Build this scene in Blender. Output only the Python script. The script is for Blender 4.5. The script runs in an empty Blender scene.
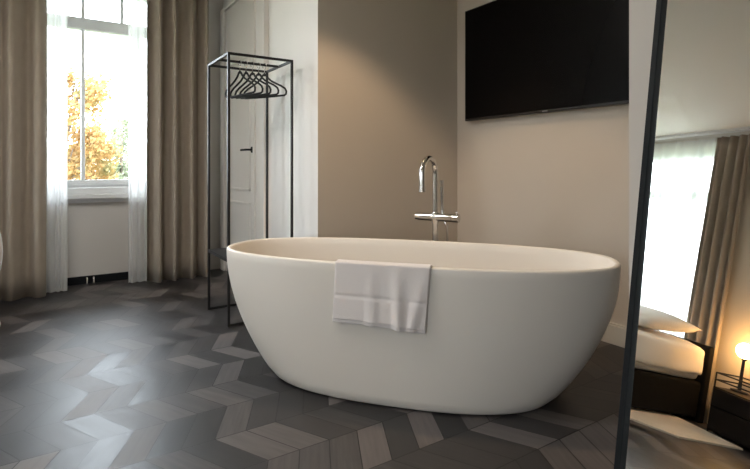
import bpy, bmesh, math, random
from mathutils import Vector, Matrix, noise
random.seed(7)
PI = math.pi
col = bpy.context.scene.collection
scn = bpy.context.scene

# ------------------------------------------------------------------ materials
def mat(name, color, rough=0.6, metal=0.0, spec=0.5, bump=None, var=None, coat=0.0, sheen=0.0):
    m = bpy.data.materials.new(name); m.use_nodes = True
    nt = m.node_tree; N = nt.nodes; L = nt.links
    b = N['Principled BSDF']
    b.inputs['Base Color'].default_value = (*color, 1)
    b.inputs['Roughness'].default_value = rough
    b.inputs['Metallic'].default_value = metal
    b.inputs['Specular IOR Level'].default_value = spec
    b.inputs['Coat Weight'].default_value = coat
    b.inputs['Sheen Weight'].default_value = sheen
    tc = N.new('ShaderNodeTexCoord')
    if var:
        scale, amt = var
        n = N.new('ShaderNodeTexNoise'); n.inputs['Scale'].default_value = scale
        n.inputs['Detail'].default_value = 3
        L.new(tc.outputs['Object'], n.inputs['Vector'])
        r = N.new('ShaderNodeMapRange'); r.inputs['To Min'].default_value = 1-amt; r.inputs['To Max'].default_value = 1+amt
        L.new(n.outputs['Fac'], r.inputs['Value'])
        x = N.new('ShaderNodeVectorMath'); x.operation = 'SCALE'
        x.inputs[0].default_value = color
        L.new(r.outputs[0], x.inputs['Scale']); L.new(x.outputs[0], b.inputs['Base Color'])
    if bump:
        scale, st = bump
        n = N.new('ShaderNodeTexNoise'); n.inputs['Scale'].default_value = scale
        n.inputs['Detail'].default_value = 4
        L.new(tc.outputs['Object'], n.inputs['Vector'])
        u = N.new('ShaderNodeBump'); u.inputs['Strength'].default_value = st
        u.inputs['Distance'].default_value = 0.004
        L.new(n.outputs['Fac'], u.inputs['Height']); L.new(u.outputs[0], b.inputs['Normal'])
    return m

def emit(name, color, strength):
    m = bpy.data.materials.new(name); m.use_nodes = True
    b = m.node_tree.nodes['Principled BSDF']
    b.inputs['Base Color'].default_value = (*color, 1)
    b.inputs['Emission Color'].default_value = (*color, 1)
    b.inputs['Emission Strength'].default_value = strength
    return m

M = {}
M['paint_white'] = mat('off_white_wall_paint', (.82, .795, .765), .7, var=(3, .02), bump=(60, .05))
M['paint_door'] = mat('cream_door_paint', (.78, .745, .70), .45, var=(3, .02))
M['paint_alcove'] = mat('greige_wall_paint', (.565, .51, .445), .8, var=(2, .03), bump=(50, .06))
M['paint_left'] = mat('beige_wall_paint', (.60, .54, .45), .8, var=(2, .03), bump=(50, .06))
M['paint_pier'] = mat('pale_wall_paint', (.62, .57, .52), .8, var=(2, .03), bump=(50, .06))
M['ceiling'] = mat('ceiling_paint', (.86, .82, .76), .85, var=(1, .02))
M['skirting'] = mat('skirting_paint', (.60, .56, .49), .5)
M['panel_grey'] = mat('window_niche_paint', (.66, .63, .60), .7, var=(3, .02))
M['window_white'] = mat('window_lacquer', (.80, .81, .82), .35)
M['drape'] = mat('taupe_linen', (.36, .30, .24), .9, var=(14, .10), bump=(300, .25), sheen=.2)
M['stone'] = mat('matt_white_solid_surface', (.80, .76, .705), .38, spec=.4, var=(1.5, .02))
M['towel'] = mat('white_terry', (.86, .81, .80), .95, bump=(420, .6), sheen=.4)
M['chrome'] = mat('chrome', (.72, .70, .68), .12, metal=1)
M['black_metal'] = mat('black_powder_coat', (.012, .012, .013), .45)
M['black_plastic'] = mat('black_hanger_velvet', (.010, .010, .011), .7)
M['screen'] = mat('black_glass_screen', (.0035, .003, .003), .25, spec=.10)
M['bezel'] = mat('black_bezel', (.012, .010, .010), .35)
M['badge'] = mat('grey_badge', (.25, .25, .26), .3, metal=.8)
M['mirror_frame'] = mat('mirror_frame_black', (.010, .012, .014), .55, spec=.15)
M['dark_wood'] = mat('black_stained_wood', (.012, .010, .009), .5, spec=.15, var=(12, .3))
M['bed_fabric'] = mat('black_upholstery', (.011, .010, .009), .9, spec=.1, bump=(200, .3))
M['linen'] = mat('white_cotton', (.84, .80, .75), .9, bump=(12, .5), var=(2, .02))
M['linen_tan'] = mat('tan_cotton', (.40, .30, .20), .9, bump=(12, .5))
M['rug'] = mat('cream_wool', (.62, .55, .45), .95, bump=(90, .9), var=(20, .06))
M['chair_white'] = mat('white_chair_lacquer', (.80, .82, .86), .3)
M['bark'] = mat('bark', (.10, .075, .055), .9, bump=(30, 1))
M['lawn'] = mat('lawn', (.16, .20, .10), .95, var=(.6, .3))
M['sky_trim'] = mat('crown_paint', (.66, .63, .58), .6)
M['brass'] = mat('brass', (.55, .38, .18), .3, metal=1)
M['globe'] = emit('warm_opal_glass', (1.0, .54, .18), 26.0)
M['led'] = emit('warm_led_lens', (1.0, .72, .42), 6.0)

def leaf_mat(name, c1, c2, c3):
    m = bpy.data.materials.new(name); m.use_nodes = True
    nt = m.node_tree; N = nt.nodes; L = nt.links; b = N['Principled BSDF']
    tc = N.new('ShaderNodeTexCoord'); n = N.new('ShaderNodeTexNoise'); n.inputs['Scale'].default_value = 1.7
    n.inputs['Detail'].default_value = 5; n.inputs['Roughness'].default_value = .7
    L.new(tc.outputs['Object'], n.inputs['Vector'])
    r = N.new('ShaderNodeValToRGB'); e = r.color_ramp.elements
    e[0].position = .33; e[0].color = (*c1, 1); e[1].position = .66; e[1].color = (*c3, 1)
    k = e.new(.5); k.color = (*c2, 1)
    L.new(n.outputs['Fac'], r.inputs[0]); L.new(r.outputs[0], b.inputs['Base Color'])
    b.inputs['Roughness'].default_value = .7
    t = N.new('ShaderNodeBsdfTranslucent'); L.new(r.outputs[0], t.inputs['Color'])
    mx = N.new('ShaderNodeMixShader'); mx.inputs[0].default_value = .35
    L.new(b.outputs[0], mx.inputs[1]); L.new(t.outputs[0], mx.inputs[2])
    L.new(mx.outputs[0], N['Material Output'].inputs[0])
    return m
M['leaf_orange'] = leaf_mat('autumn_orange_leaves', (.17, .17, .07), (.30, .165, .055), (.38, .24, .10))
M['leaf_green'] = leaf_mat('pale_green_leaves', (.15, .18, .11), (.25, .27, .18), (.34, .34, .25))
M['leaf_dark'] = leaf_mat('grey_green_leaves', (.10, .13, .09), (.16, .19, .14), (.22, .25, .19))

def glass_mat():
    m = bpy.data.materials.new('window_glass'); m.use_nodes = True
    nt = m.node_tree; N = nt.nodes; L = nt.links
    N.remove(N['Principled BSDF'])
    t = N.new('ShaderNodeBsdfTransparent'); t.inputs[0].default_value = (.95, .97, .97, 1)
    g = N.new('ShaderNodeBsdfGlossy'); g.inputs['Roughness'].default_value = 0.02
    f = N.new('ShaderNodeFresnel'); f.inputs[0].default_value = 1.35
    mx = N.new('ShaderNodeMixShader')
    L.new(f.outputs[0], mx.inputs[0]); L.new(t.outputs[0], mx.inputs[1]); L.new(g.outputs[0], mx.inputs[2])
    L.new(mx.outputs[0], N['Material Output'].inputs[0])
    return m
M['glass'] = glass_mat()

def sheer_mat():
    m = bpy.data.materials.new('white_voile'); m.use_nodes = True
    nt = m.node_tree; N = nt.nodes; L = nt.links
    N.remove(N['Principled BSDF'])
    t = N.new('ShaderNodeBsdfTransparent')
    d = N.new('ShaderNodeBsdfDiffuse'); d.inputs[0].default_value = (.95, .96, .96, 1)
    r = N.new('ShaderNodeBsdfTranslucent'); r.inputs[0].default_value = (.95, .96, .96, 1)
    a = N.new('ShaderNodeMixShader'); a.inputs[0].default_value = .55
    L.new(d.outputs[0], a.inputs[1]); L.new(r.outputs[0], a.inputs[2])
    tc = N.new('ShaderNodeTexCoord'); n = N.new('ShaderNodeTexNoise'); n.inputs['Scale'].default_value = 250
    L.new(tc.outputs['Object'], n.inputs['Vector'])
    mr = N.new('ShaderNodeMapRange'); mr.inputs['To Min'].default_value = .60; mr.inputs['To Max'].default_value = .80
    L.new(n.outputs['Fac'], mr.inputs['Value'])
    b = N.new('ShaderNodeMixShader')
    L.new(mr.outputs[0], b.inputs[0]); L.new(t.outputs[0], b.inputs[1]); L.new(a.outputs[0], b.inputs[2])
    L.new(b.outputs[0], N['Material Output'].inputs[0])
    return m
M['sheer'] = sheer_mat()

def mirror_mat():
    m = bpy.data.materials.new('silvered_glass'); m.use_nodes = True
    b = m.node_tree.nodes['Principled BSDF']
    b.inputs['Base Color'].default_value = (.93, .935, .92, 1)
    b.inputs['Metallic'].default_value = 1; b.inputs['Roughness'].default_value = 0.0
    return m
M['mirror'] = mirror_mat()

def floor_mat():
    """chevron parquet: rows run along X, planks slant alternately inside each row"""
    m = bpy.data.materials.new('smoked_oak_chevron'); m.use_nodes = True
    nt = m.node_tree; N = nt.nodes; L = nt.links; b = N['Principled BSDF']
    def math_(op, a, c=None, d=None):
        n = N.new('ShaderNodeMath'); n.operation = op
        for i, v in enumerate((a, c, d)):
            if v is None: continue
            if isinstance(v, (int, float)): n.inputs[i].default_value = v
            else: L.new(v, n.inputs[i])
        return n.outputs[0]
    tc = N.new('ShaderNodeTexCoord'); s = N.new('ShaderNodeSeparateXYZ'); L.new(tc.outputs['Object'], s.inputs[0])
    X, Y = s.outputs[0], s.outputs[1]
    ROW, W, T = .232, .118, .50
    v = math_('DIVIDE', math_('ADD', Y, 100*ROW - .005), ROW)
    row = math_('FLOOR', v); fr = math_('FRACT', v)
    par = math_('MULTIPLY_ADD', math_('MODULO', row, 2), 2, -1)      # -1 / +1
    sh = math_('MULTIPLY', math_('MULTIPLY', math_('MULTIPLY_ADD', fr, 1, -.5), ROW*T), par)
    u = math_('DIVIDE', math_('ADD', math_('ADD', X, sh), 50.0435), W)
    pk = math_('FLOOR', u); fu = math_('FRACT', u)
    cv = N.new('ShaderNodeCombineXYZ'); L.new(row, cv.inputs[0]); L.new(pk, cv.inputs[1])
    wn = N.new('ShaderNodeTexWhiteNoise'); wn.noise_dimensions = '2D'; L.new(cv.outputs[0], wn.inputs['Vector'])
    # grain stretched along each plank
    ax = math_('ADD', X, sh)
    gv = N.new('ShaderNodeCombineXYZ')
    L.new(math_('MULTIPLY', ax, 60), gv.inputs[0]); L.new(math_('MULTIPLY', Y, 5), gv.inputs[1]); L.new(math_('MULTIPLY', wn.outputs[0], 20), gv.inputs[2])
    gn = N.new('ShaderNodeTexNoise'); gn.inputs['Scale'].default_value = 1.0; gn.inputs['Detail'].default_value = 5
    L.new(gv.outputs[0], gn.inputs['Vector'])
    val = math_('MULTIPLY_ADD', gn.outputs['Fac'], .35, math_('MULTIPLY', wn.outputs[0], .75))
    ramp = N.new('ShaderNodeValToRGB'); e = ramp.color_ramp.elements
    e[0].position = .1; e[0].color = (.008, .0078, .009, 1)
    e[1].position = .95; e[1].color = (.125, .112, .110, 1)
    k = e.new(.55); k.color = (.036, .033, .034, 1)
    L.new(val, ramp.inputs[0])
    # seams
    eu = math_('MINIMUM', fu, math_('SUBTRACT', 1, fu)); ev = math_('MINIMUM', fr, math_('SUBTRACT', 1, fr))
    su = math_('LESS_THAN', math_('MULTIPLY', eu, W), .0022); sv = math_('LESS_THAN', math_('MULTIPLY', ev, ROW), .0022)
    seam = math_('MAXIMUM', su, sv)
    mx = N.new('ShaderNodeMix'); mx.data_type = 'RGBA'
    L.new(seam, mx.inputs[0]); L.new(ramp.outputs[0], mx.inputs[6]); mx.inputs[7].default_value = (.006, .005, .005, 1)
    L.new(mx.outputs[2], b.inputs['Base Color'])
    ro = math_('MULTIPLY_ADD', wn.outputs[0], .14, .33)
    L.new(math_('MULTIPLY_ADD', gn.outputs['Fac'], .12, ro), b.inputs['Roughness'])
    b.inputs['Specular IOR Level'].default_value = .5
    bp = N.new('ShaderNodeBump'); bp.inputs['Strength'].default_value = .35; bp.inputs['Distance'].default_value = .002
    L.new(math_('MULTIPLY_ADD', seam, -1, math_('MULTIPLY', gn.outputs['Fac'], .3)), bp.inputs['Height'])
    # each plank lies at a slightly different tilt
    tv = N.new('ShaderNodeVectorMath'); tv.operation = 'MULTIPLY_ADD'
    L.new(wn.outputs['Color'], tv.inputs[0]); tv.inputs[1].default_value = (.012, .012, 0); tv.inputs[2].default_value = (-.006, -.006, 0)
    ad = N.new('ShaderNodeVectorMath'); ad.operation = 'ADD'
    L.new(bp.outputs[0], ad.inputs[0]); L.new(tv.outputs[0], ad.inputs[1])
    nm = N.new('ShaderNodeVectorMath'); nm.operation = 'NORMALIZE'; L.new(ad.outputs[0], nm.inputs[0])
    L.new(nm.outputs[0], b.inputs['Normal'])
    return m
M['floor'] = floor_mat()

# ------------------------------------------------------------------ helpers
def box(bm, x0, x1, y0, y1, z0, z1, bev=0.0):
    r = bmesh.ops.create_cube(bm, size=1.0)
    vs = r['verts']
    for v in vs:
        v.co = Vector((x0 + (v.co.x+.5)*(x1-x0), y0 + (v.co.y+.5)*(y1-y0), z0 + (v.co.z+.5)*(z1-z0)))
    if bev > 0:
        es = list({e for v in vs for e in v.link_edges})
        bmesh.ops.bevel(bm, geom=es, offset=bev, segments=2, affect='EDGES', profile=.5)
def tube(bm, pts, r, segs=8, closed=False, caps=True, scale2=1.0):
    pts = [Vector(p) for p in pts]; n = len(pts); rings = []
    up = None
    for i, p in enumerate(pts):
        if closed: d = pts[(i+1) % n] - pts[i-1]
        else: d = pts[min(i+1, n-1)] - pts[max(i-1, 0)]
        d.normalize()
        if up is None:
            up = Vector((0, 0, 1)) if abs(d.z) < .9 else Vector((1, 0, 0))
        a = d.cross(up); 
        if a.length < 1e-5: a = d.cross(Vector((0, 1, 0)))
        a.normalize(); b = a.cross(d); b.normalize(); up = b
        rr = r[i] if isinstance(r, (list, tuple)) else r
        rings.append([bm.verts.new(p + a*rr*math.cos(2*PI*k/segs) + b*rr*scale2*math.sin(2*PI*k/segs)) for k in range(segs)])
    m = n if closed else n-1
    for i in range(m):
        A, B = rings[i], rings[(i+1) % n]
        for k in range(segs):
            bm.faces.new((A[k], A[(k+1) % segs], B[(k+1) % segs], B[k]))
    if not closed and caps:
        bm.faces.new(rings[0][::-1]); bm.faces.new(rings[-1])
def lathe(bm, prof, segs=32, c=(0, 0, 0)):
    c = Vector(c); rings = []
    for r, z in prof:
        rings.append([bm.verts.new(c + Vector((max(r, 1e-4)*math.cos(2*PI*k/segs), max(r, 1e-4)*math.sin(2*PI*k/segs), z))) for k in range(segs)])
    for A, B in zip(rings, rings[1:]):
        for k in range(segs): bm.faces.new((A[k], A[(k+1) % segs], B[(k+1) % segs], B[k]))
    bm.faces.new(rings[0][::-1]); bm.faces.new(rings[-1])
def build(name, bm, m, parent=None, smooth=False, offset=None, angle=None):
    """links one mesh object; with a parent, bm is read in the parent's local frame unless offset is given"""
    if offset is not None: bmesh.ops.translate(bm, verts=bm.verts, vec=-Vector(offset))
    bmesh.ops.recalc_face_normals(bm, faces=bm.faces)
    me = bpy.data.meshes.new(name); bm.to_mesh(me); bm.free()
    for x in (m if isinstance(m, (list, tuple)) else [m]): me.materials.append(x)
    if smooth:
        for p in me.polygons: p.use_smooth = True
        if angle: 
            try: me.set_sharp_from_angle(angle=math.radians(angle))
            except Exception: pass
    o = bpy.data.objects.new(name, me); col.objects.link(o)
    if parent: o.parent = parent
    return o
def thing(name, label, cat, loc=(0, 0, 0), rot=(0, 0, 0), group=None):
    o = bpy.data.objects.new(name, None); col.objects.link(o); o.empty_display_size = .1
    o.location = loc; o.rotation_euler = rot
    return tag(o, label, cat, group)
def tag(o, label, cat, group=None):
    o['label'] = label; o['category'] = cat
    if group: o['group'] = group
    return o
def struct(o):
    o['kind'] = 'structure'; return o
def dup(root, loc, rotz, label, group):
    r = root.copy(); col.objects.link(r); r.location = loc; r.rotation_euler = (0, 0, rotz)
    r['label'] = label; r['group'] = group
    for ch in list(root.children):
        c = ch.copy(); col.objects.link(c); c.parent = r
    return r
def B(): return bmesh.new()

# ------------------------------------------------------------------ camera
TH = math.radians(33.4)
cam = bpy.data.cameras.new('camera'); co = bpy.data.objects.new('camera', cam); col.objects.link(co)
co.location = (0, 0, 1.0); co.rotation_euler = (PI/2, 0, -TH)
cam.sensor_width = 36; cam.lens = 36*500/750; cam.shift_y = -(234.5-168)/750
cam.clip_start = .01; cam.clip_end = 200
scn.camera = co

# ------------------------------------------------------------------ room shell
CEIL, SOF = 2.72, 2.42                          # main ceiling, lowered ceiling over the bed side
XL, XD, XT, XP = -2.94, 1.48, 2.70, .778        # left wall, door wall, television wall, partition face
YW, YA, YN = 5.00, 2.92, -1.60                  # window wall, tap wall, near wall
YP = .443                                       # free end of the partition
bm = B(); box(bm, XL-.2, 3.0, YN-.2, YW+.02, -.1, 0); struct(build('floor', bm, M['floor']))
bm = B(); box(bm, XL-.2, 3.0, YN-.2, YW+.3, CEIL, CEIL+.1); struct(build('ceiling', bm, M['ceiling']))
bm = B(); box(bm, XL+.0002, -.60, YN+.0002, YW-.0002, SOF, CEIL-.0005); struct(build('ceiling', bm, M['ceiling']))

# window wall with an opening
WX0, WX1, WZ0, WZ1 = -.14, .94, .80, 2.60
bm = B()
box(bm, XL-.2, WX0, YW, YW+.3, 0, CEIL); box(bm, WX1, 1.7, YW, YW+.3, 0, CEIL)
box(bm, WX0, WX1, YW, YW+.3, WZ1, CEIL); box(bm, WX0, WX1, YW, YW+.3, 0, WZ0)
struct(build('wall_window_side', bm, M['panel_grey']))
# left wall with an opening
LY0, LY1, LZ0, LZ1 = 2.93, 4.40, .35, 2.30
KY0, KY1 = -1.2, -.55                             # added unseen window for more daylight, nearer the camera in the same wall
bm = B()
box(bm, XL-.25, XL, YN-.2, KY0, 0, CEIL); box(bm, XL-.25, XL, KY1, LY0, 0, CEIL); box(bm, XL-.25, XL, KY0, KY1, 0, LZ0); box(bm, XL-.25, XL, KY0, KY1, LZ1, CEIL); box(bm, XL-.25, XL, LY1, YW+.02, 0, CEIL)
box(bm, XL-.25, XL, LY0, LY1, LZ1, CEIL); box(bm, XL-.25, XL, LY0, LY1, 0, LZ0)
struct(build('wall_left', bm, M['paint_left']))
# projecting corner block: one face carries the door, the other the tap
bm = B(); box(bm, XD, XT+.15, YA, YW+.02, 0, CEIL)
o = build('wall_center', bm, [M['paint_alcove'], M['paint_white']])
for p in o.data.polygons:
    if p.normal.x < -.5: p.material_index = 1
struct(o)
bm = B(); box(bm, XT, XT+.2, YN-.2, YA, 0, CEIL); struct(build('wall_right', bm, M['paint_alcove']))
bm = B(); box(bm, XL, XT, YN-.2, YN, 0, CEIL); struct(build('wall_near', bm, M['paint_left']))
bm = B(); box(bm, XP, XP+.15, YN, YP, 0, CEIL); struct(build('wall_partition', bm, M['paint_pier']))

def skirt(name, x0, x1, y0, y1, h=.12):
    bm = B(); box(bm, x0, x1, y0, y1, 0, h-.012, .002)
    dx, dy = (x1-x0), (y1-y0)
    if dx < dy: box(bm, x0+.004, x1-.0 if False else x1, y0, y1, h-.012, h, .002)
    else: box(bm, x0, x1, y0+.004, y1, h-.012, h, .002)
    return struct(build(name, bm, M['skirting']))
skirt('baseboard_right', XT-.016, XT-.0002, YN, YA-.0002)
skirt('baseboard_tap_side', XD, XT-.017, YA-.016, YA-.0002)
skirt('baseboard_door_side', XD-.016, XD-.0002, YA-.016, 3.762)
bm = B(); box(bm, XL+.0002, XL+.016, YN, LY0+1.8, 0, .12, .002); struct(build('baseboard_left', bm, M['skirting']))
# crown moulding along the left wall, the window wall
def crown(name, pts_axis, a0, a1, wall, sgn, CEIL=CEIL):
    bm = B()
    prof = [(0, 0), (0, -.055), (.012, -.055), (.02, -.03), (.045, -.012), (.05, 0)]
    ends = []
    for a in (a0, a1):
        ring = []
        for d, z in prof:
            p = (wall+sgn*(d+.0003), a, CEIL-.0003+z) if pts_axis == 'y' else (a, wall+sgn*(d+.0003), CEIL-.0003+z)
            ring.append(bm.verts.new(p))
        ends.append(ring)
    n = len(prof)
    for k in range(n): bm.faces.new((ends[0][k], ends[0][(k+1) % n], ends[1][(k+1) % n], ends[1][k]))
    bm.faces.new(ends[0]); bm.faces.new(ends[1][::-1])
    struct(build(name, bm, M['sky_trim']))
crown('trim_1', 'y', YN, YW-.06, XL, 1, SOF)
crown('trim_2', 'x', -.59, XD-.002, YW, -1)

# ---- window 1 (the one seen directly)
FY = YW+.08
bm = B()
def bar(x0, x1, z0, z1, y0=FY, y1=FY+.06, b=.004): box(bm, x0, x1, y0, y1, z0, z1, b)
GX0, GX1, GZ = WX0+.06, WX1-.06, 2.56
bar(WX0, GX0, WZ0, WZ1); bar(GX1, WX1, WZ0, WZ1); bar(.675, .74, .895, 2.215); bar(GX0, GX1, WZ0, .895); bar(GX0, GX1, GZ, WZ1)
bar(GX0, GX1, 2.215, 2.315, FY-.03, FY+.06)                   # transom
bar(.262, .292, .895, 2.215); bar(.262, .292, 2.315, GZ); bar(.572, .598, 2.315, GZ)
bar(GX0, GX1, .845, .875, FY-.015, FY+.06)
w = struct(build('window_1', bm, M['window_white']))
bm = B()
for x0, x1, z0, z1 in ((GX0, .262, .895, 2.215), (.292, .675, .895, 2.215), (.74, GX1, .895, 2.215), (GX0, .262, 2.315, GZ), (.292, .572, 2.315, GZ), (.598, GX1, 2.315, GZ)):
    box(bm, x0+.0005, x1-.0005, FY+.030, FY+.034, z0+.0005, z1-.0005)
build('window_glass', bm, M['glass'], w)
bm = B(); box(bm, WX0-.06, WX1+.06, YW-.09, YW-.0005, .735, .775, .006); box(bm, WX0-.04, WX1+.04, YW-.035, YW-.0005, .700, .735, .003)
box(bm, WX0+.001, WX1-.001, YW-.02, FY-.001, WZ0+.0005, WZ0+.03, .004); box(bm, WX0-.03, WX1+.03, YW-.05, YW-.0005, .775, .83, .003)
build('window_sill', bm, M['window_white'], w)
# dark plinth slot under the window with two pipe ends
bm = B(); box(bm, WX0-.1, WX1+.1, YW-.022, YW-.0005, 0, .065, .002); struct(build('baseboard_window_side', bm, M['mirror_frame']))
for i, x in enumerate((.30, .35)):
    bm = B(); tube(bm, [(x, YW-.055, 0), (x, YW-.055, .04), (x, YW-.05, .05), (x, YW-.0225, .052)], .008, 10)
    tag(build('radiator_pipe', bm, M['chrome'], smooth=True, angle=40), ('left' if i == 0 else 'right')+' one of two short chrome pipe stubs at floor below the window', 'pipe', 'pipe stubs under the window')

# ---- window 2 (seen in the mirror behind sheers)
bm = B(); FX = XL-.14
for y0, y1, z0, z1 in ((LY0, LY0+.07, LZ0, LZ1), (LY1-.07, LY1, LZ0, LZ1), (LY0, LY1, LZ0, LZ0+.08), (LY0, LY1, LZ1-.07, LZ1), (LY0, LY1, 1.83, 1.90),
                       (3.28, 3.32, LZ0, LZ1), (3.645, 3.685, LZ0, LZ1), (4.01, 4.05, LZ0, LZ1)):
    box(bm, FX, FX+.06, y0, y1, z0, z1, .003)
w2 = struct(build('window_2', bm, M['window_white']))
bm = B(); box(bm, FX+.028, FX+.032, LY0+.03, LY1-.03, LZ0+.03, LZ1-.03); build('window_glass', bm, M['glass'], w2)
bm = B(); box(bm, FX+.061, XL+.03, LY0+.0005, LY1-.0005, LZ0+.0005, LZ0+.03, .004); build('window_sill', bm, M['window_white'], w2)

bm = B()  # added window out of view, brings extra daylight onto the bath side
for y0, y1, z0, z1 in ((KY0, KY0+.07, LZ0, LZ1), (KY1-.07, KY1, LZ0, LZ1), (KY0, KY1, LZ0, LZ0+.08), (KY0, KY1, LZ1-.07, LZ1), (KY0, KY1, 1.83, 1.90)):
    box(bm, FX, FX+.06, y0, y1, z0, z1, .003)
w3 = struct(build('added_window', bm, M['window_white']))
bm = B(); box(bm, FX+.028, FX+.032, KY0+.03, KY1-.03, LZ0+.03, LZ1-.03); build('window_glass', bm, M['glass'], w3)
bm = B(); box(bm, FX+.061, XL+.03, KY0+.0005, KY1-.0005, LZ0+.0005, LZ0+.03, .004); build('window_sill', bm, M['window_white'], w3)

# ---- door in the side wall
DX = XD
bm = B()
y0, y1, z1 = 4.055, 4.86, 2.52
box(bm, DX-.014, DX-.0005, y0, y1, .005, z1)                               # leaf
for a, b_ in ((.16, .70), (.80, 1.98)):                                    # raised mouldings round two panels
    ya, yb = y0+.10, y1-.12
    for (p, q, r, s) in ((ya, yb, a, a+.022), (ya, yb, b_-.022, b_), (ya, ya+.022, a, b_), (yb-.022, yb, a, b_)):
        box(bm, DX-.026, DX-.0141, p, q, r, s, .004)
door = struct(build('door_1', bm, M['paint_door']))
bm = B()
hy, hz = 4.115, 1.155
lv = B()
tube(lv, [(DX-.0145, hy, hz), (DX-.021, hy, hz)], .026, 20)
tube(lv, [(DX-.021, hy, hz), (DX-.060, hy, hz), (DX-.068, hy+.008, hz), (DX-.070, hy+.03, hz), (DX-.070, hy+.125, hz)], .009, 10)
build('door_handle', lv, M['mirror_frame'], door, smooth=True, angle=40)
bm.free()
bm = B()
box(bm, DX-.045, DX-.0005, 3.77, 3.80, 0, 2.60, .004); box(bm, DX-.022, DX-.0005, 3.80, 4.01, 0, 2.60, .002); box(bm, DX-.036, DX-.0005, 4.01, 4.05, 0, 2.555, .004)
box(bm, DX-.036, DX-.0005, 4.05, 4.865, 2.525, 2.555, .004)
box(bm, DX-.036, DX-.0005, 4.865, 4.97, 0, 2.555, .004)
struct(build('trim_3', bm, M['paint_door']))

# ------------------------------------------------------------------ curtains
def curtain(name, m, a0, a1, base, z0, z1, nf, amp, seed, axis='x', thick=.004, flare=0.0, hem=.0):
    """pleated hanging cloth; 'a' runs along the wall, pleats go across it"""
    rnd = random.Random(seed)
    knots = [0.0]
    for k in range(nf): knots.append(knots[-1] + rnd.uniform(.7, 1.3))
    tot = knots[-1]; knots = [k/tot for k in knots]
    amps = [rnd.uniform(.7, 1.15) for _ in range(nf)]
    per = 14
    prof = []
    for k in range(nf):
        for j in range(per):
            t = j/per
            u = knots[k] + (knots[k+1]-knots[k])*t
            d = amps[k]*math.sin(2*PI*t)*abs(math.sin(2*PI*t))**(-.25 if 0 else .0)
            d += .12*amps[k]*math.sin(4*PI*t+k)
            prof.append((u, d, amps[k]))
    prof.append((1.0, 0, 1))
    nz = 14; bm = B(); sheets = []
    for side in (0, 1):
        g = []
        for iz in range(nz+1):
            tz = iz/nz; z = z0 + (z1-z0)*tz
            rowv = []
            for i, (u, d, am) in enumerate(prof):
                wob = noise.noise(Vector((u*4, tz*1.6, seed*3.1)))
                k = amp*(1 + .25*(1-tz)*wob) * (1.0 if tz < .93 else 1-.35*(tz-.93)/.07)
                a = a0 + (a1-a0)*u + (1-tz)*flare*(u-.5) + .012*wob*(1-tz)
                off = base + d*k + (thick if side else 0)
                zz = z + (hem*math.sin(u*9+seed) if iz == 0 else 0)
                rowv.append(bm.verts.new((a, off, zz) if axis == 'x' else (off, a, zz)))
            g.append(rowv)
        sheets.append(g)
    nu = len(prof)
    for s, g in enumerate(sheets):
        for i in range(nz):
            for j in range(nu-1):
                f = (g[i][j], g[i][j+1], g[i+1][j+1], g[i+1][j])
                bm.faces.new(f if s == 0 else f[::-1])
    A, C = sheets
    for i in range(nz):
        bm.faces.new((A[i][0], A[i+1][0], C[i+1][0], C[i][0])); bm.faces.new((A[i][-1], C[i][-1], C[i+1][-1], A[i+1][-1]))
    for j in range(nu-1):
        bm.faces.new((A[0][j], C[0][j], C[0][j+1], A[0][j+1])); bm.faces.new((A[-1][j], A[-1][j+1], C[-1][j+1], C[-1][j]))
    return build(name, bm, m, smooth=True)
def sheer(name, a0, a1, base, z0, z1, nf, amp, seed, axis):
    rnd = random.Random(seed); bm = B(); g = []
    nu = nf*10; nz = 14
    ph = [rnd.uniform(0, 6) for _ in range(4)]
    for iz in range(nz+1):
        tz = iz/nz; r = []
        for j in range(nu+1):
            u = j/nu
            d = amp*(math.sin(2*PI*nf*u+.8*math.sin(5*u+ph[0])) + .4*math.sin(2*PI*nf*1.7*u+ph[1]+tz))
            a = a0+(a1-a0)*u; off = base+d
            r.append(bm.verts.new((a, off, z0+(z1-z0)*tz) if axis == 'x' else (off, a, z0+(z1-z0)*tz)))
        g.append(r)
    for i in range(nz):
        for j in range(nu): bm.faces.new((g[i][j], g[i][j+1], g[i+1][j+1], g[i+1][j]))
    return build(name, bm, M['sheer'], smooth=True)
CY = 4.72
tag(curtain('drape', M['drape'], -.78, .012, CY-.07, .006, 2.69, 5, .060, 3, hem=.0), 'taupe linen drape hanging left of the window, at the left picture edge', 'curtain', 'drapes at the window')
tag(curtain('drape', M['drape'], .735, 1.26, CY-.02, .006, 2.69, 4, .068, 11), 'taupe linen drape hanging right of the window beside the clothes rack', 'curtain', 'drapes at the window')
tag(sheer('sheer_curtain', .0, .150, CY+.04, .006, 2.69, 3, .014, 5, 'x'), 'narrow white sheer gathered at the left side of the window', 'curtain', 'sheers at the window')
tag(sheer('sheer_curtain', .60, .755, CY+.06, .006, 2.69, 3, .014, 8, 'x'), 'narrow white sheer gathered at the right side of the window', 'curtain', 'sheers at the window')
tag(curtain('drape', M['drape'], 2.76, 3.06, XL+.056, .006, 2.362, 4, .026, 21, 'y'), 'taupe drape seen in the mirror beside the warm lit wall', 'curtain')
tag(sheer('sheer_curtain', 3.072, 4.50, XL+.035, .006, 2.362, 11, .012, 23, 'y'), 'wide white sheer glowing with daylight, seen in the mirror behind the bed', 'curtain')
def track(x0, x1, y0, y1, label, z=CEIL):
    bm = B(); box(bm, x0, x1, y0, y1, z-.0245, z-.0003, .002)
    tag(build('curtain_track', bm, M['window_white']), label, 'curtain track')
track(-.74, 1.3, CY-.12, CY+.085, 'white ceiling curtain track over the directly seen window')
track(XL+.052, XL+.10, 2.72, 4.5, 'white ceiling curtain track over the sheer seen in the mirror', SOF)
bm = B()

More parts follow.
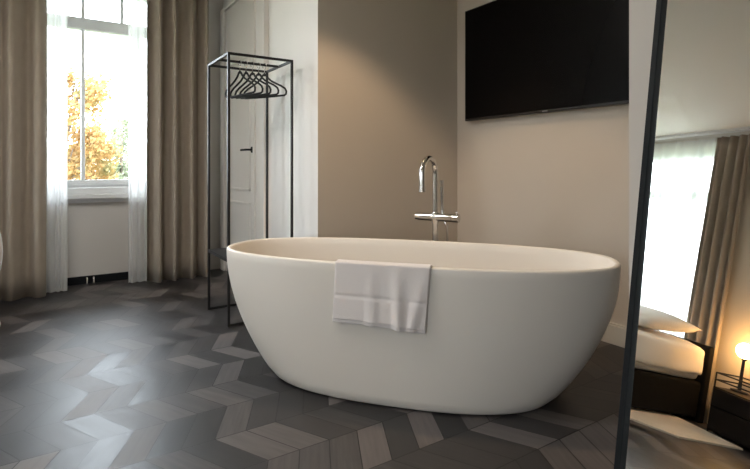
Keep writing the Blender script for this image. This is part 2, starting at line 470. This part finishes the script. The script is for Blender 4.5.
# ------------------------------------------------------------------ bathtub
TUB = (1.456, 1.932, 0); TA = -.876; RA, RB, RN, RH = .936, .374, 2.53, .60
def sell(a, b, n, k, segs):
    t = 2*PI*k/segs; c, s = math.cos(t), math.sin(t)
    return (a*math.copysign(abs(c)**(2/n), c), b*math.copysign(abs(s)**(2/n), s))
A0, B0 = .665, .350
def prof_out(t): return math.sin(PI/2*t)**.80 if t > 0 else 0.0        # 0 at base, 1 at rim
SEG = 96
bm = B(); rings = []
def ring(a, b, z, n=RN):
    rings.append([bm.verts.new((*sell(a, b, n, k, SEG), z)) for k in range(SEG)])
ring(A0-.035, B0-.035, 0.0); ring(A0-.012, B0-.012, .004); ring(A0, B0, .014)
NS = 18
for i in range(1, NS+1):
    t = i/NS; z = .014 + (RH-.008-.014)*t; g = prof_out(t)
    ring(A0+(RA-A0)*g, B0+(RB-B0)*g, z)
ring(RA-.003, RB-.003, RH-.002); ring(RA-.008, RB-.008, RH); ring(RA-.016, RB-.016, RH); ring(RA-.021, RB-.021, RH-.002); ring(RA-.024, RB-.024, RH-.008)
AI, BI, ZI = A0-.03, B0-.045, .10
for i in range(1, 15):
    t = 1-i/14; z = ZI+.03 + (RH-.008-ZI-.03)*t; g = prof_out(t)
    ring(AI+(RA-.024-AI)*g, BI+(RB-.024-BI)*g, z)
ring(AI-.03, BI-.03, ZI+.008); ring(AI-.10, BI-.09, ZI); ring(AI*.4, BI*.35, ZI-.004)
for P_, Q_ in zip(rings, rings[1:]):
    for k in range(SEG): bm.faces.new((P_[k], P_[(k+1) % SEG], Q_[(k+1) % SEG], Q_[k]))
bm.faces.new(rings[0][::-1]); bm.faces.new(rings[-1])
tub = thing('bathtub', 'freestanding matt white oval bathtub standing on the dark chevron floor', 'bathtub', TUB, (0, 0, TA))
o = build('tub_body', bm, M['stone'], tub, smooth=True)
bm = B(); lathe(bm, [(.0, 0), (.034, 0), (.036, .003), (.03, .006), (.0, .007)], 24, (0, 0, ZI-.0035))
build('drain', bm, M['chrome'], tub, smooth=True)

# towel over the near rim (tub frame: near side is -v)
def rim_v(u, a=RA, b=RB): return -b*(1-abs(u/a)**RN)**(1/RN)
bm = B()
U0, U1 = -.222, .190
nu = 44
def towel_sheet(uo0, uo1, drop, lift, ina, ks, skew=0.0, nout=26):
    rows = []
    path = []
    for i in range(5): path.append((.027+lift, -ina*(1-i/5)))     # inner hang: (distance inward from rim, dz)
    for i in range(0, 9):                                                   # over the lip
        t = PI*i/8; path.append((.0115 + (.0125+.003+lift)*math.cos(t), (.0035+lift*.8)*math.sin(t)))
    for i in range(1, nout+1): path.append((-.0040-lift, -drop*i/nout))
    grid = []
    for (d, dz) in path:
        r = []
        for j in range(nu+1):
            f = j/nu; u = uo0+(uo1-uo0)*f
            out = max(0, -dz) if d < 0 else 0
            uu = u + skew*out + .010*out/drop*math.sin(5*f)
            v = rim_v(u) + d + (lift if d > .011 else 0)*.3
            w_ = out/drop
            fold = w_*(.026*math.exp(-((f-.66-.06*w_)/.06)**2) + .014*math.exp(-((f-.40)/.07)**2) + .016*math.exp(-((f-.86-.1*(1-w_))/.06)**2) - .004)
            v -= max(fold, -.001) + .003*w_
            zz = RH + dz + (.006*w_*math.sin(3.2*f+.6)) 
            zz += -ks*f*w_
            # woven band near the hem: a shallow groove
            if d < 0 and abs(w_-.58) < .025: v += .004
            if d < 0 and w_ > .97: v -= .001
            r.append(bm.verts.new((uu, v, zz)))
        grid.append(r)
    for i in range(len(grid)-1):
        for j in range(nu): bm.faces.new((grid[i][j], grid[i][j+1], grid[i+1][j+1], grid[i+1][j]))
towel_sheet(U0, U1, .256, .001, .10, .006, -.05)
towel_sheet(U0+.004, U1-.003, .240, .006, .09, .006, -.045)
bmesh.ops.recalc_face_normals(bm, faces=bm.faces)
tw = thing('bath_towel', 'white terry towel folded double over the near rim of the bathtub', 'towel', TUB, (0, 0, TA))
o = build('towel_cloth', bm, M['towel'], tw, smooth=True)
md = o.modifiers.new('thickness', 'SOLIDIFY'); md.thickness = .003; md.offset = 0
md = o.modifiers.new('soft', 'SUBSURF'); md.levels = 1; md.render_levels = 1

# ------------------------------------------------------------------ floor mounted tap
TP = Vector((1.89, 2.23, 0)); ang = TA - math.radians(15)     # local x runs along the bath, local -y points at the bath
tap = thing('bath_tap', 'chrome floor standing bath tap with swan neck spout behind the bathtub', 'tap', TP, (0, 0, ang))
bm = B(); lathe(bm, [(.0, 0), (.05, 0), (.05, .008), (.042, .014), (.018, .016), (.018, .685), (0, .685)], 28); build('column', bm, M['chrome'], tap, smooth=True, angle=35)
bm = B(); tube(bm, [(-.105, 0, .715), (.105, 0, .715)], .024, 20); lathe(bm, [(.022, .68), (.024, .70), (.024, .735), (.018, .745), (.0, .745)], 24)
build('mixer_body', bm, M['chrome'], tap, smooth=True, angle=35)
bm = B(); tube(bm, [(.105, 0, .715), (.108, 0, .715), (.108, 0, .715001), (.145, 0, .715)], [.017, .017, .025, .025], 20); box(bm, .128, .136, -.004, .004, .735, .755, .001)
build('temperature_knob', bm, M['chrome'], tap, smooth=True, angle=35)
bm = B(); tube(bm, [(-.105, 0, .715), (-.125, 0, .715)], .021, 20); build('flow_knob', bm, M['chrome'], tap, smooth=True, angle=35)
pts = [(0, 0, .74), (0, 0, .96)]
R_ = .085
for i in range(1, 13):
    t = PI*i/12; pts.append((0, -R_+R_*math.cos(t), .97+R_*math.sin(t)))
pts += [(0, -2*R_, .93), (0, -2*R_, .885)]
bm = B(); tube(bm, pts, .0165, 18); tube(bm, [(0, -2*R_, .90), (0, -2*R_, .868)], .0185, 18); build('spout', bm, M['chrome'], tap, smooth=True, angle=50)
bm = B(); tube(bm, [(.045, .0, .73), (.045, 0, .755), (.045, -.004, .80), (.045, -.01, .93)], [.012, .010, .009, .011], 14); build('hand_shower', bm, M['chrome'], tap, smooth=True, angle=50)
bm = B(); tube(bm, [(.045, .012, .715), (.06, .03, .66), (.062, .035, .5), (.05, .03, .3), (.03, .02, .12), (.014, .012, .04)], .006, 10); build('hose', bm, M['chrome'], tap, smooth=True)

# ------------------------------------------------------------------ television
TY0, TY1, TZ0, TZ1 = 1.325, 2.772, 1.352, 2.180
tv = thing('television', 'large black flat television mounted on the beige wall above the bath', 'television', (XT, (TY0+TY1)/2, TZ0))
of = (XT, (TY0+TY1)/2, TZ0)
bm = B(); box(bm, XT-.062, XT-.026, TY0, TY1, TZ0, TZ1, .004); box(bm, XT-.03, XT-.024, TY0+.2, TY1-.2, TZ0+.06, TZ1-.2, .002); build('casing', bm, M['bezel'], tv, offset=of)
bm = B(); box(bm, XT-.0635, XT-.0622, TY0+.008, TY1-.008, TZ0+.016, TZ1-.008); build('screen', bm, M['screen'], tv, offset=of)
bm = B(); box(bm, XT-.0645, XT-.0622, (TY0+TY1)/2-.02, (TY0+TY1)/2+.02, TZ0+.003, TZ0+.012, .0008); build('badge', bm, M['badge'], tv, offset=of)
bm = B(); box(bm, XT-.0238, XT-.0003, (TY0+TY1)/2-.25, (TY0+TY1)/2+.25, TZ0+.2, TZ1-.25, .002); build('wall_bracket', bm, M['black_metal'], tv, offset=of)

# ------------------------------------------------------------------ clothes rack
RX0, RX1, RY0, RY1, RZ = .965, 1.395, 3.14, 3.595, 1.732
q = .0078
rack = thing('clothes_rack', 'tall open black metal clothes rack standing between curtain and bath', 'clothes rack', (RX0, RY0, 0))
of = (RX0, RY0, 0)
for x in (RX0, RX1):
    for y in (RY0, RY1):
        bm = B(); box(bm, x-q, x+q, y-q, y+q, 0, RZ, .0015); build('post', bm, M['black_metal'], rack, offset=of)
bm = B()
for y in (RY0, RY1): box(bm, RX0+q, RX1-q, y-q, y+q, RZ-2*q, RZ, .0015)
for x in (RX0, RX1): box(bm, x-q, x+q, RY0+q, RY1-q, RZ-2*q, RZ, .0015)
build('top_frame', bm, M['black_metal'], rack, offset=of)
ym = (RY0+RY1)/2
bm = B(); box(bm, RX0+q, RX1-q, ym-q, ym+q, RZ-2*q, RZ, .0015); build('hanging_rail', bm, M['black_metal'], rack, offset=of)
for y in (RY0, RY1):
    bm = B(); box(bm, RX0+q, RX1-q, y-q, y+q, 0, 2*q, .0015); build('bottom_bar', bm, M['black_metal'], rack, offset=of)
bm = B(); box(bm, RX0-q, RX1+q, RY0+q, RY1-q, .42, .428); 
for y in (RY0, RY1): box(bm, RX0+q, RX1-q, y-q, y+q, .405, .425, .0015)
for x in (RX0, RX1): box(bm, x-q*.9, x+q*.9, RY0+q, RY1-q, .405, .425, .0015)
build('shelf', bm, M['black_metal'], rack, offset=of)

# hangers on the rail
def hanger():
    h = thing('clothes_hanger', 'x', 'clothes hanger', (0, 0, 0))
    # local frame: y is the shoulder direction, the hook goes over the origin (rail centre)
    bm = B(); hk = []
    for i in range(0, 11):
        t = -.35*PI + 1.35*PI*i/10*1.0
        hk.append((0, .0165*math.cos(t), .0165*math.sin(t)))
    hk = [(0, .0175*math.cos(t), .0175*math.sin(t)) for t in [(-60+24*i)*PI/180 for i in range(11)]]
    hk += [(0, -.006, -.024), (0, 0, -.034), (0, 0, -.062)]
    tube(bm, hk, .0022, 8); build('hook', bm, M['chrome'], h, smooth=True)
    bm = B()
    top = -.060; P_ = []
    half = [(0, top), (.016, top-.006), (.035, top-.028), (.07, top-.052), (.12, top-.074), (.165, top-.092), (.200, top-.112), (.213, top-.132), (.210, top-.150), (.195, top-.158)]
    loop = [(0, y, z) for y, z in half] + [(0, .1, top-.160), (0, 0, top-.160), (0, -.1, top-.160)] + [(0, -y, z) for y, z in reversed(half[1:])]
    loop = [(a, b_*.90, c_) for a, b_, c_ in loop]
    tube(bm, loop, .0068, 8, closed=True); tube(bm, [(0, 0, top+.008), (0, 0, top-.012)], [.006, .013], 8)
    build('body', bm, M['black_plastic'], h, smooth=True)
    return h
h0 = hanger()
words = ['leftmost black hanger on the rack rail', 'second black hanger from the left on the rack rail', 'third black hanger from the left on the rack rail',
         'fourth black hanger from the left on the rack rail, next to the rightmost', 'rightmost black hanger on the rack rail']
hs = [(1.112, 12), (1.155, 15), (1.200, 19), (1.245, 23), (1.288, 29)]
for i, (x, a) in enumerate(hs):
    loc = (x, ym, RZ-q-.0055)
    rz = math.radians(a)
    if i == 0: h0.location = loc; h0.rotation_euler = (0, 0, rz); h0['label'] = words[0]; h0['group'] = 'hangers on the clothes rack'
    else: dup(h0, loc, rz, words[i], 'hangers on the clothes rack')

# ------------------------------------------------------------------ leaning mirror
MP = Vector((.52364, .37342, 0)); ex = Vector((-.1287956, -.99167116, 0)); en = Vector((-.98245921, .12759917, .1359866)); ey = Vector((.13485399, -.01751447, .99071068))
mir = thing('floor_mirror', 'tall mirror in a thin black frame leaning against the wall at right', 'mirror')
mir.matrix_world = Matrix(((ex.x, ey.x, en.x, MP.x), (ex.y, ey.y, en.y, MP.y), (ex.z, ey.z, en.z, MP.z), (0, 0, 0, 1)))
MW, MH, FT = .62, 1.70, .0085
bm = B()
box(bm, 0, FT, 0, MH, -.018, .006, .001); box(bm, MW-FT, MW, 0, MH, -.018, .006, .001)
box(bm, FT, MW-FT, 0, FT, -.018, .006, .001); box(bm, FT, MW-FT, MH-FT, MH, -.018, .006, .001)
build('frame', bm, M['mirror_frame'], mir)
bm = B(); box(bm, FT, MW-FT, FT, MH-FT, -.004, 0); build('mirror_glass', bm, M['mirror'], mir)
bm = B(); box(bm, FT, MW-FT, FT, MH-FT, -.017, -.0045); build('backing', bm, M['black_metal'], mir)

# ------------------------------------------------------------------ bed, seen in the mirror
BX0, BX1, BY0, BY1 = -2.785, -.84, 2.77, 4.37
bed = thing('bed', 'low black upholstered bed with headboard against the wall, seen in the mirror', 'bed', (BX0, BY0, 0))
of = (BX0, BY0, 0)
bm = B(); box(bm, BX0, BX1, BY0, BY1, .03, .30, .02); build('base', bm, M['bed_fabric'], bed, offset=of)
for x in (BX0+.1, BX1-.1):
    for y in (BY0+.1, BY1-.1):
        bm = B(); box(bm, x-.03, x+.03, y-.03, y+.03, .0128 if x > -2 else 0, .03); build('leg', bm, M['dark_wood'], bed, offset=of)
bm = B(); box(bm, BX0-.055, BX0-.002, BY0-.02, BY1+.02, .0, .585, .012); build('headboard', bm, M['bed_fabric'], bed, offset=of)
bm = B(); box(bm, BX0+.01, BX1-.02, BY0+.02, BY1-.02, .3005, .50, .04); build('mattress', bm, M['linen'], bed, offset=of, smooth=True)

def puffy(name, dims, m, loc, rot, label, cat, seed, pinch=.0, group=None, res=16):
    """pillow: two bulged sheets meeting at a seam with pointed corners"""
    a, b, c = dims; bm = B(); g = {}
    for s in (1, -1):
        for i in range(res+1):
            for j in range(res+1):
                x = -1+2*i/res; y = -1+2*j/res
                edge = i in (0, res) or j in (0, res)
                if edge and s == -1: g[(s, i, j)] = g[(1, i, j)]; continue
                h = ((1-x**2)*(1-y**2))**.42
                px = x*(1-pinch*(1-y**2)); py = y*(1-pinch*(1-x**2))
                wv = .14*noise.noise(Vector((x*2.2+seed, y*2.2, s)))
                g[(s, i, j)] = bm.verts.new((px*a, py*b, s*c*h*(1+wv) if not edge else 0))
    for s in (1, -1):
        for i in range(res):
            for j in range(res):
                f = (g[(s, i, j)], g[(s, i+1, j)], g[(s, i+1, j+1)], g[(s, i, j+1)])
                bm.faces.new(f if s == 1 else f[::-1])
    o = build(name, bm, m, smooth=True); o.location = loc; o.rotation_euler = rot
    return tag(o, label, cat, group)

# duvet: a soft slab draped over the mattress and down its sides
bm = B(); nx, ny = 46, 40
DX0, DX1 = BX0+.04, BX1+.03
def duvet_pt(i, j, inner=False):
    u = i/nx; v = j/ny
    hang = .23; halfw = (BY1-BY0)/2+.02; tot = 2*halfw+2*hang
    s = v*tot; x = DX0+(DX1-DX0)*u
    top = .585
    if s < hang: y = -halfw; z = top-(hang-s); 
    elif s > tot-hang: y = halfw; z = top-(s-(tot-hang))
    else: y = s-hang-halfw; z = top
    # round the shoulder
    rr = .07
    if z == top:
        e = halfw-abs(y)
        if e < rr: z -= rr-math.sqrt(max(rr*rr-(rr-e)**2, 0))
    if z < top and abs(abs(y)-halfw) < 1e-6: z -= 0; y += math.copysign(.015*math.sin(9*u+2*z*6), y)
    w_ = noise.noise(Vector((x*3, y*3+z*2, 1.7)))*.022 + noise.noise(Vector((x*8, y*8, 4.1+z*5)))*.008
    # puffy ends
    eh = min(u, 1-u)*(DX1-DX0)
    if eh < .08: z -= (.08-math.sqrt(max(.0064-(.08-eh)**2, 0)))*(.9 if abs(abs(y)-halfw) > .03 else .2)
    z += w_ if abs(y) < halfw-.02 else w_*.6
    y += w_ if abs(y) >= halfw-.03 else 0
    yc = (BY0+BY1)/2
    return Vector((x, yc+y, z))
grid = [[bm.verts.new(duvet_pt(i, j)) for j in range(ny+1)] for i in range(nx+1)]
for i in range(nx):
    for j in range(ny): bm.faces.new((grid[i][j], grid[i+1][j], grid[i+1][j+1], grid[i][j+1]))
o = build('duvet', bm, M['linen'], smooth=True)
md = o.modifiers.new('thickness', 'SOLIDIFY'); md.thickness = .045; md.offset = -1
md = o.modifiers.new('soft', 'SUBSURF'); md.levels = 1; md.render_levels = 1
tag(o, 'thick white duvet draped over the bed seen in the mirror', 'duvet')
puffy('pillow', (.25, .36, .085), M['linen'], (-2.48, 3.14, .678), (0, math.radians(3), math.radians(10)), 'white pillow with a pointed corner near the headboard, in the mirror', 'pillow', 2.0, .05, 'pillows on the bed')
puffy('pillow', (.24, .33, .07), M['linen_tan'], (-2.36, 4.0, .675), (0, 0, math.radians(-8)), 'tan pillow on the far side of the bed, in the mirror', 'pillow', 5.0, .05, 'pillows on the bed')

# rug beneath the bed
bm = B(); r_ = .0
c4 = [(-2.615, 2.30), (-2.10, 2.36), (-1.84, 2.70), (-1.75, 4.30), (-2.615, 4.30)]
vs = [bm.verts.new((x, y, .0005)) for x, y in c4]; f = bm.faces.new(vs)
e = bmesh.ops.extrude_face_region(bm, geom=[f]); bmesh.ops.translate(bm, verts=[v for v in e['geom'] if isinstance(v, bmesh.types.BMVert)], vec=(0, 0, .012))
tag(build('rug', bm, M['rug']), 'cream wool rug lying on the floor under the bed, in the mirror', 'rug')

# nightstand
NX0, NX1, NY0, NY1 = -2.92, -2.64, 2.13, 2.58
ns = thing('nightstand', 'black nightstand with open wire top tray beside the bed, in the mirror', 'nightstand', (NX0, NY0, 0))
of = (NX0, NY0, 0)
bm = B(); box(bm, NX0, NX1, NY0, NY1, .02, .33, .004); build('cabinet', bm, M['dark_wood'], ns, offset=of)
bm = B(); box(bm, NX1+.0005, NX1+.012, NY0+.01, NY1-.01, .04, .19, .002); build('drawer', bm, M['dark_wood'], ns, offset=of)
bm = B(); box(bm, NX1+.0005, NX1+.012, NY0+.01, NY1-.01, .20, .32, .002); build('drawer', bm, M['dark_wood'], ns, offset=of)
bm = B(); tw_ = .006
for x in (NX0+tw_, NX1-tw_):
    for y in (NY0+tw_, NY1-tw_): tube(bm, [(x, y, 0), (x, y, .43)], tw_, 6)
for z in (.38, .43):
    tube(bm, [(NX0+tw_, NY0+tw_, z), (NX1-tw_, NY0+tw_, z), (NX1-tw_, NY1-tw_, z), (NX0+tw_, NY1-tw_, z)], tw_, 6, closed=True)
build('wire_frame', bm, M['black_metal'], ns, offset=of)
# lamp with a glowing opal globe
LP = (-2.81, 2.51, .3302)
lamp = thing('table_lamp', 'small table lamp with glowing warm globe on the nightstand', 'lamp', LP)
bm = B(); lathe(bm, [(0, 0), (.055, 0), (.055, .012), (.012, .018), (.010, .228), (.03, .245), (0, .246)], 24); build('base', bm, M['black_metal'], lamp, smooth=True, angle=40)
bm = B(); bmesh.ops.create_uvsphere(bm, u_segments=24, v_segments=16, radius=.058); bmesh.ops.translate(bm, verts=bm.verts, vec=(0, 0, .30))
build('globe', bm, M['globe'], lamp, smooth=True)

# ------------------------------------------------------------------ white oval backed chair at the left edge
cr = Vector((math.cos(TH), -math.sin(TH), 0)); cf = Vector((math.sin(TH), math.cos(TH), 0))
CC = cr*(-1.535) + cf*1.80
ch = thing('oval_back_chair', 'white oval backed chair, only its rounded back edge showing at far left', 'chair', CC, (0, 0, -TH))
bm = B(); n = 40; rg = []
for (sc, dy) in ((.88, -.012), (.97, -.02), (1.0, 0), (.97, .02), (.88, .012)):
    rg.append([bm.verts.new((.225*sc*math.cos(2*PI*k/n), dy+.05*(math.cos(2*PI*k/n)**2)*-1, .705+.20*sc*math.sin(2*PI*k/n))) for k in range(n)])
for P_, Q_ in zip(rg, rg[1:]):
    for k in range(n): bm.faces.new((P_[k], P_[(k+1) % n], Q_[(k+1) % n], Q_[k]))
bm.faces.new(rg[0][::-1]); bm.faces.new(rg[-1])
build('backrest', bm, M['chair_white'], ch, smooth=True)
bm = B(); box(bm, -.22, .22, -.46, -.03, .43, .47, .018); build('seat', bm, M['chair_white'], ch, smooth=True, angle=40)
for x in (-.1, .1):
    bm = B(); tube(bm, [(x, -.05, .45), (x, -.01, .55)], .012, 8); build('back_support', bm, M['chair_white'], ch, smooth=True)
for sx in (-1, 1):
    for y in (-.42, -.06):
        bm = B(); tube(bm, [(sx*.12, y, .43), (sx*.14, y+(-.03 if y < -.2 else .03), 0)], [.018, .012], 12); build('leg', bm, M['chair_white'], ch, smooth=True, angle=40)

# ------------------------------------------------------------------ ceiling spotlight above the bath
SP = (1.42, 2.08, CEIL)
dl = thing('ceiling_spotlight', 'small white round spotlight set in the ceiling above the bath', 'ceiling light', SP)
bm = B(); lathe(bm, [(0, -.001), (.05, -.001), (.05, -.006), (.036, -.010), (.034, -.003), (0, -.003)], 28); build('trim_ring', bm, M['window_white'], dl, smooth=True, angle=30)
bm = B(); lathe(bm, [(0, -.004), (.030, -.004), (.028, -.008), (0, -.010)], 24); build('lens', bm, M['led'], dl, smooth=True)

# flush round lamps, added out of view to fill the room with light
def fill_lamp(x, y, z, watts, colr, label, r=.30):
    t = thing('fill_lamp', label, 'added fill lamp', (x, y, z), group='added round fill lamps')
    bm = B(); lathe(bm, [(0, -.0005), (r+.02, -.0005), (r+.02, -.045), (r+.006, -.05), (r+.004, -.02), (0, -.02)], 40); build('housing', bm, M['window_white'], t, smooth=True, angle=30)
    bm = B(); lathe(bm, [(0, -.021), (r, -.021), (r, -.04), (0, -.046)], 40); build('diffuser', bm, M['fill_led'], t, smooth=True, angle=30)
    l = bpy.data.lights.new('fill_light', 'AREA'); l.shape = 'DISK'; l.size = 2*r; l.energy = watts; l.color = colr
    o = bpy.data.objects.new('fill_light', l); col.objects.link(o); o.location = (x, y, z-.055)
M['fill_led'] = emit('fill_lamp_diffuser', (1.0, .92, .82), 3.0)
fill_lamp(-.30, 2.5, CEIL, 13, (1, .96, .92), 'added unseen round white fill lamp nearest the window with the orange tree')
fill_lamp(-1.6, .4, SOF, 5, (1, .93, .86), 'added unseen round white fill lamp set on the lowered ceiling near the foot of the bed')

# ------------------------------------------------------------------ outside
bm = B(); box(bm, -60, 60, YW+.4, 90, -3.4, -3.3); box(bm, -60, XL-.5, -40, YW+.4, -3.4, -3.3)
tag(build('lawn', bm, M['lawn']), 'green lawn far below outside the window', 'lawn')['kind'] = 'structure'
def tree(x, y, zc, rx, rz, leafm, seed, label, nl=5200, ls=.075):
    rnd = random.Random(seed)
    t = thing('autumn_tree' if leafm == 'leaf_orange' else 'leafy_tree', label, 'tree', (x, y, -3.3), group='trees outside the window')
    bm = B(); H_ = zc+3.3
    tube(bm, [(0, 0, 0), (.05, .02, H_*.4), (-.04, .03, H_*.7), (0, 0, H_)], [.16, .12, .08, .03], 10)
    ends = []
    for k in range(16):
        a = rnd.uniform(0, 2*PI); zz = H_+rnd.uniform(-.8, .7)*rz; s0 = H_*rnd.uniform(.45, .9)
        rr = rx*rnd.uniform(.4, .85)
        e = Vector((rr*math.cos(a), rr*math.sin(a), zz)); ends.append(e)
        tube(bm, [(0, 0, s0), tuple(Vector((0, 0, s0)).lerp(e, .5)+Vector((0, 0, .1))), tuple(e)], [.05, .03, .01], 6)
    build('trunk', bm, M['bark'], t, smooth=True)
    bm = B(); cl = []
    for k in range(60):
        while True:
            p = Vector((rnd.uniform(-1, 1), rnd.uniform(-1, 1), rnd.uniform(-1, 1)))
            if .25 < p.length < 1: break
        cl.append((Vector((p.x*rx, p.y*rx, H_+p.z*rz)), rnd.uniform(.16, .34)*rx))
    for k in range(int(nl*1.6)):
        c, r = cl[rnd.randrange(60)]
        p = c + Vector((rnd.gauss(0, .5), rnd.gauss(0, .5), rnd.gauss(0, .5)))*r
        d = Vector((rnd.gauss(0, 1), rnd.gauss(0, 1), rnd.gauss(0, 1))).normalized(); e = d.orthogonal().normalized(); g = d.cross(e)
        s = ls*rnd.uniform(.6, 1.3)
        q_ = [bm.verts.new(p + e*s*a + g*s*b_) for a, b_ in ((-.7, 0), (0, -.4), (.7, 0), (0, .4))]
        bm.faces.new(q_)
    build('foliage', bm, M[leafm], t)
tree(.22, 12.0, 1.55, 1.0, 1.95, 'leaf_orange', 3, 'orange autumn tree outside the left half of the window', 6500)
tree(.98, 14.8, .75, .62, 1.45, 'leaf_orange', 9, 'lower amber tree between the orange tree and the pale green one', 4200)
tree(1.97, 17.6, 1.1, .85, 1.9, 'leaf_green', 5, 'pale green tree outside the right half of the window', 5200)
tree(-1.8, 21.0, .9, 2.2, 1.9, 'leaf_dark', 6, 'grey green tree in the far distance behind the orange one', 5200)
tree(3.6, 22.0, .6, 1.6, 1.6, 'leaf_dark', 16, 'grey green tree far behind at the right edge of the window', 4200)

# ------------------------------------------------------------------ light
wd = bpy.data.worlds.new('overcast'); scn.world = wd; wd.use_nodes = True
N = wd.node_tree.nodes; L = wd.node_tree.links; bg = N['Background']
tc = N.new('ShaderNodeTexCoord'); sp = N.new('ShaderNodeSeparateXYZ'); L.new(tc.outputs['Generated'], sp.inputs[0])
rp = N.new('ShaderNodeValToRGB'); e = rp.color_ramp.elements
e[0].position = .45; e[0].color = (.30, .32, .33, 1); e[1].position = .56; e[1].color = (.87, .925, 1.0, 1)
mr = N.new('ShaderNodeMapRange'); mr.inputs['From Min'].default_value = -1
L.new(sp.outputs[2], mr.inputs['Value']); L.new(mr.outputs[0], rp.inputs[0]); L.new(rp.outputs[0], bg.inputs[0])
bg.inputs[1].default_value = 10.0

def portal(loc, rot, sx, sy):
    l = bpy.data.lights.new('daylight_portal', 'AREA'); l.shape = 'RECTANGLE'; l.size = sx; l.size_y = sy; l.cycles.is_portal = True
    o = bpy.data.objects.new('daylight_portal', l); col.objects.link(o); o.location = loc; o.rotation_euler = rot
portal(((WX0+WX1)/2, YW+.28, (WZ0+WZ1)/2), (-PI/2, 0, 0), WX1-WX0, WZ1-WZ0)
portal((XL-.24, (LY0+LY1)/2, (LZ0+LZ1)/2), (0, -PI/2, 0), LZ1-LZ0, LY1-LY0)
portal((XL-.24, (KY0+KY1)/2, (LZ0+LZ1)/2), (0, -PI/2, 0), LZ1-LZ0, KY1-KY0)

l = bpy.data.lights.new('spot_bulb', 'SPOT'); l.energy = 34; l.color = (1, .70, .42); l.spot_size = math.radians(96); l.spot_blend = .35; l.shadow_soft_size = .03
o = bpy.data.objects.new('spot_bulb', l); col.objects.link(o); o.location = (SP[0], SP[1], CEIL-.02); o.rotation_euler = (0, 0, 0)

scn.view_settings.view_transform = 'Standard'; scn.view_settings.look = 'None'
scn.view_settings.gamma = 1; scn.view_settings.use_curve_mapping = False
scn.view_settings.exposure = 1.0
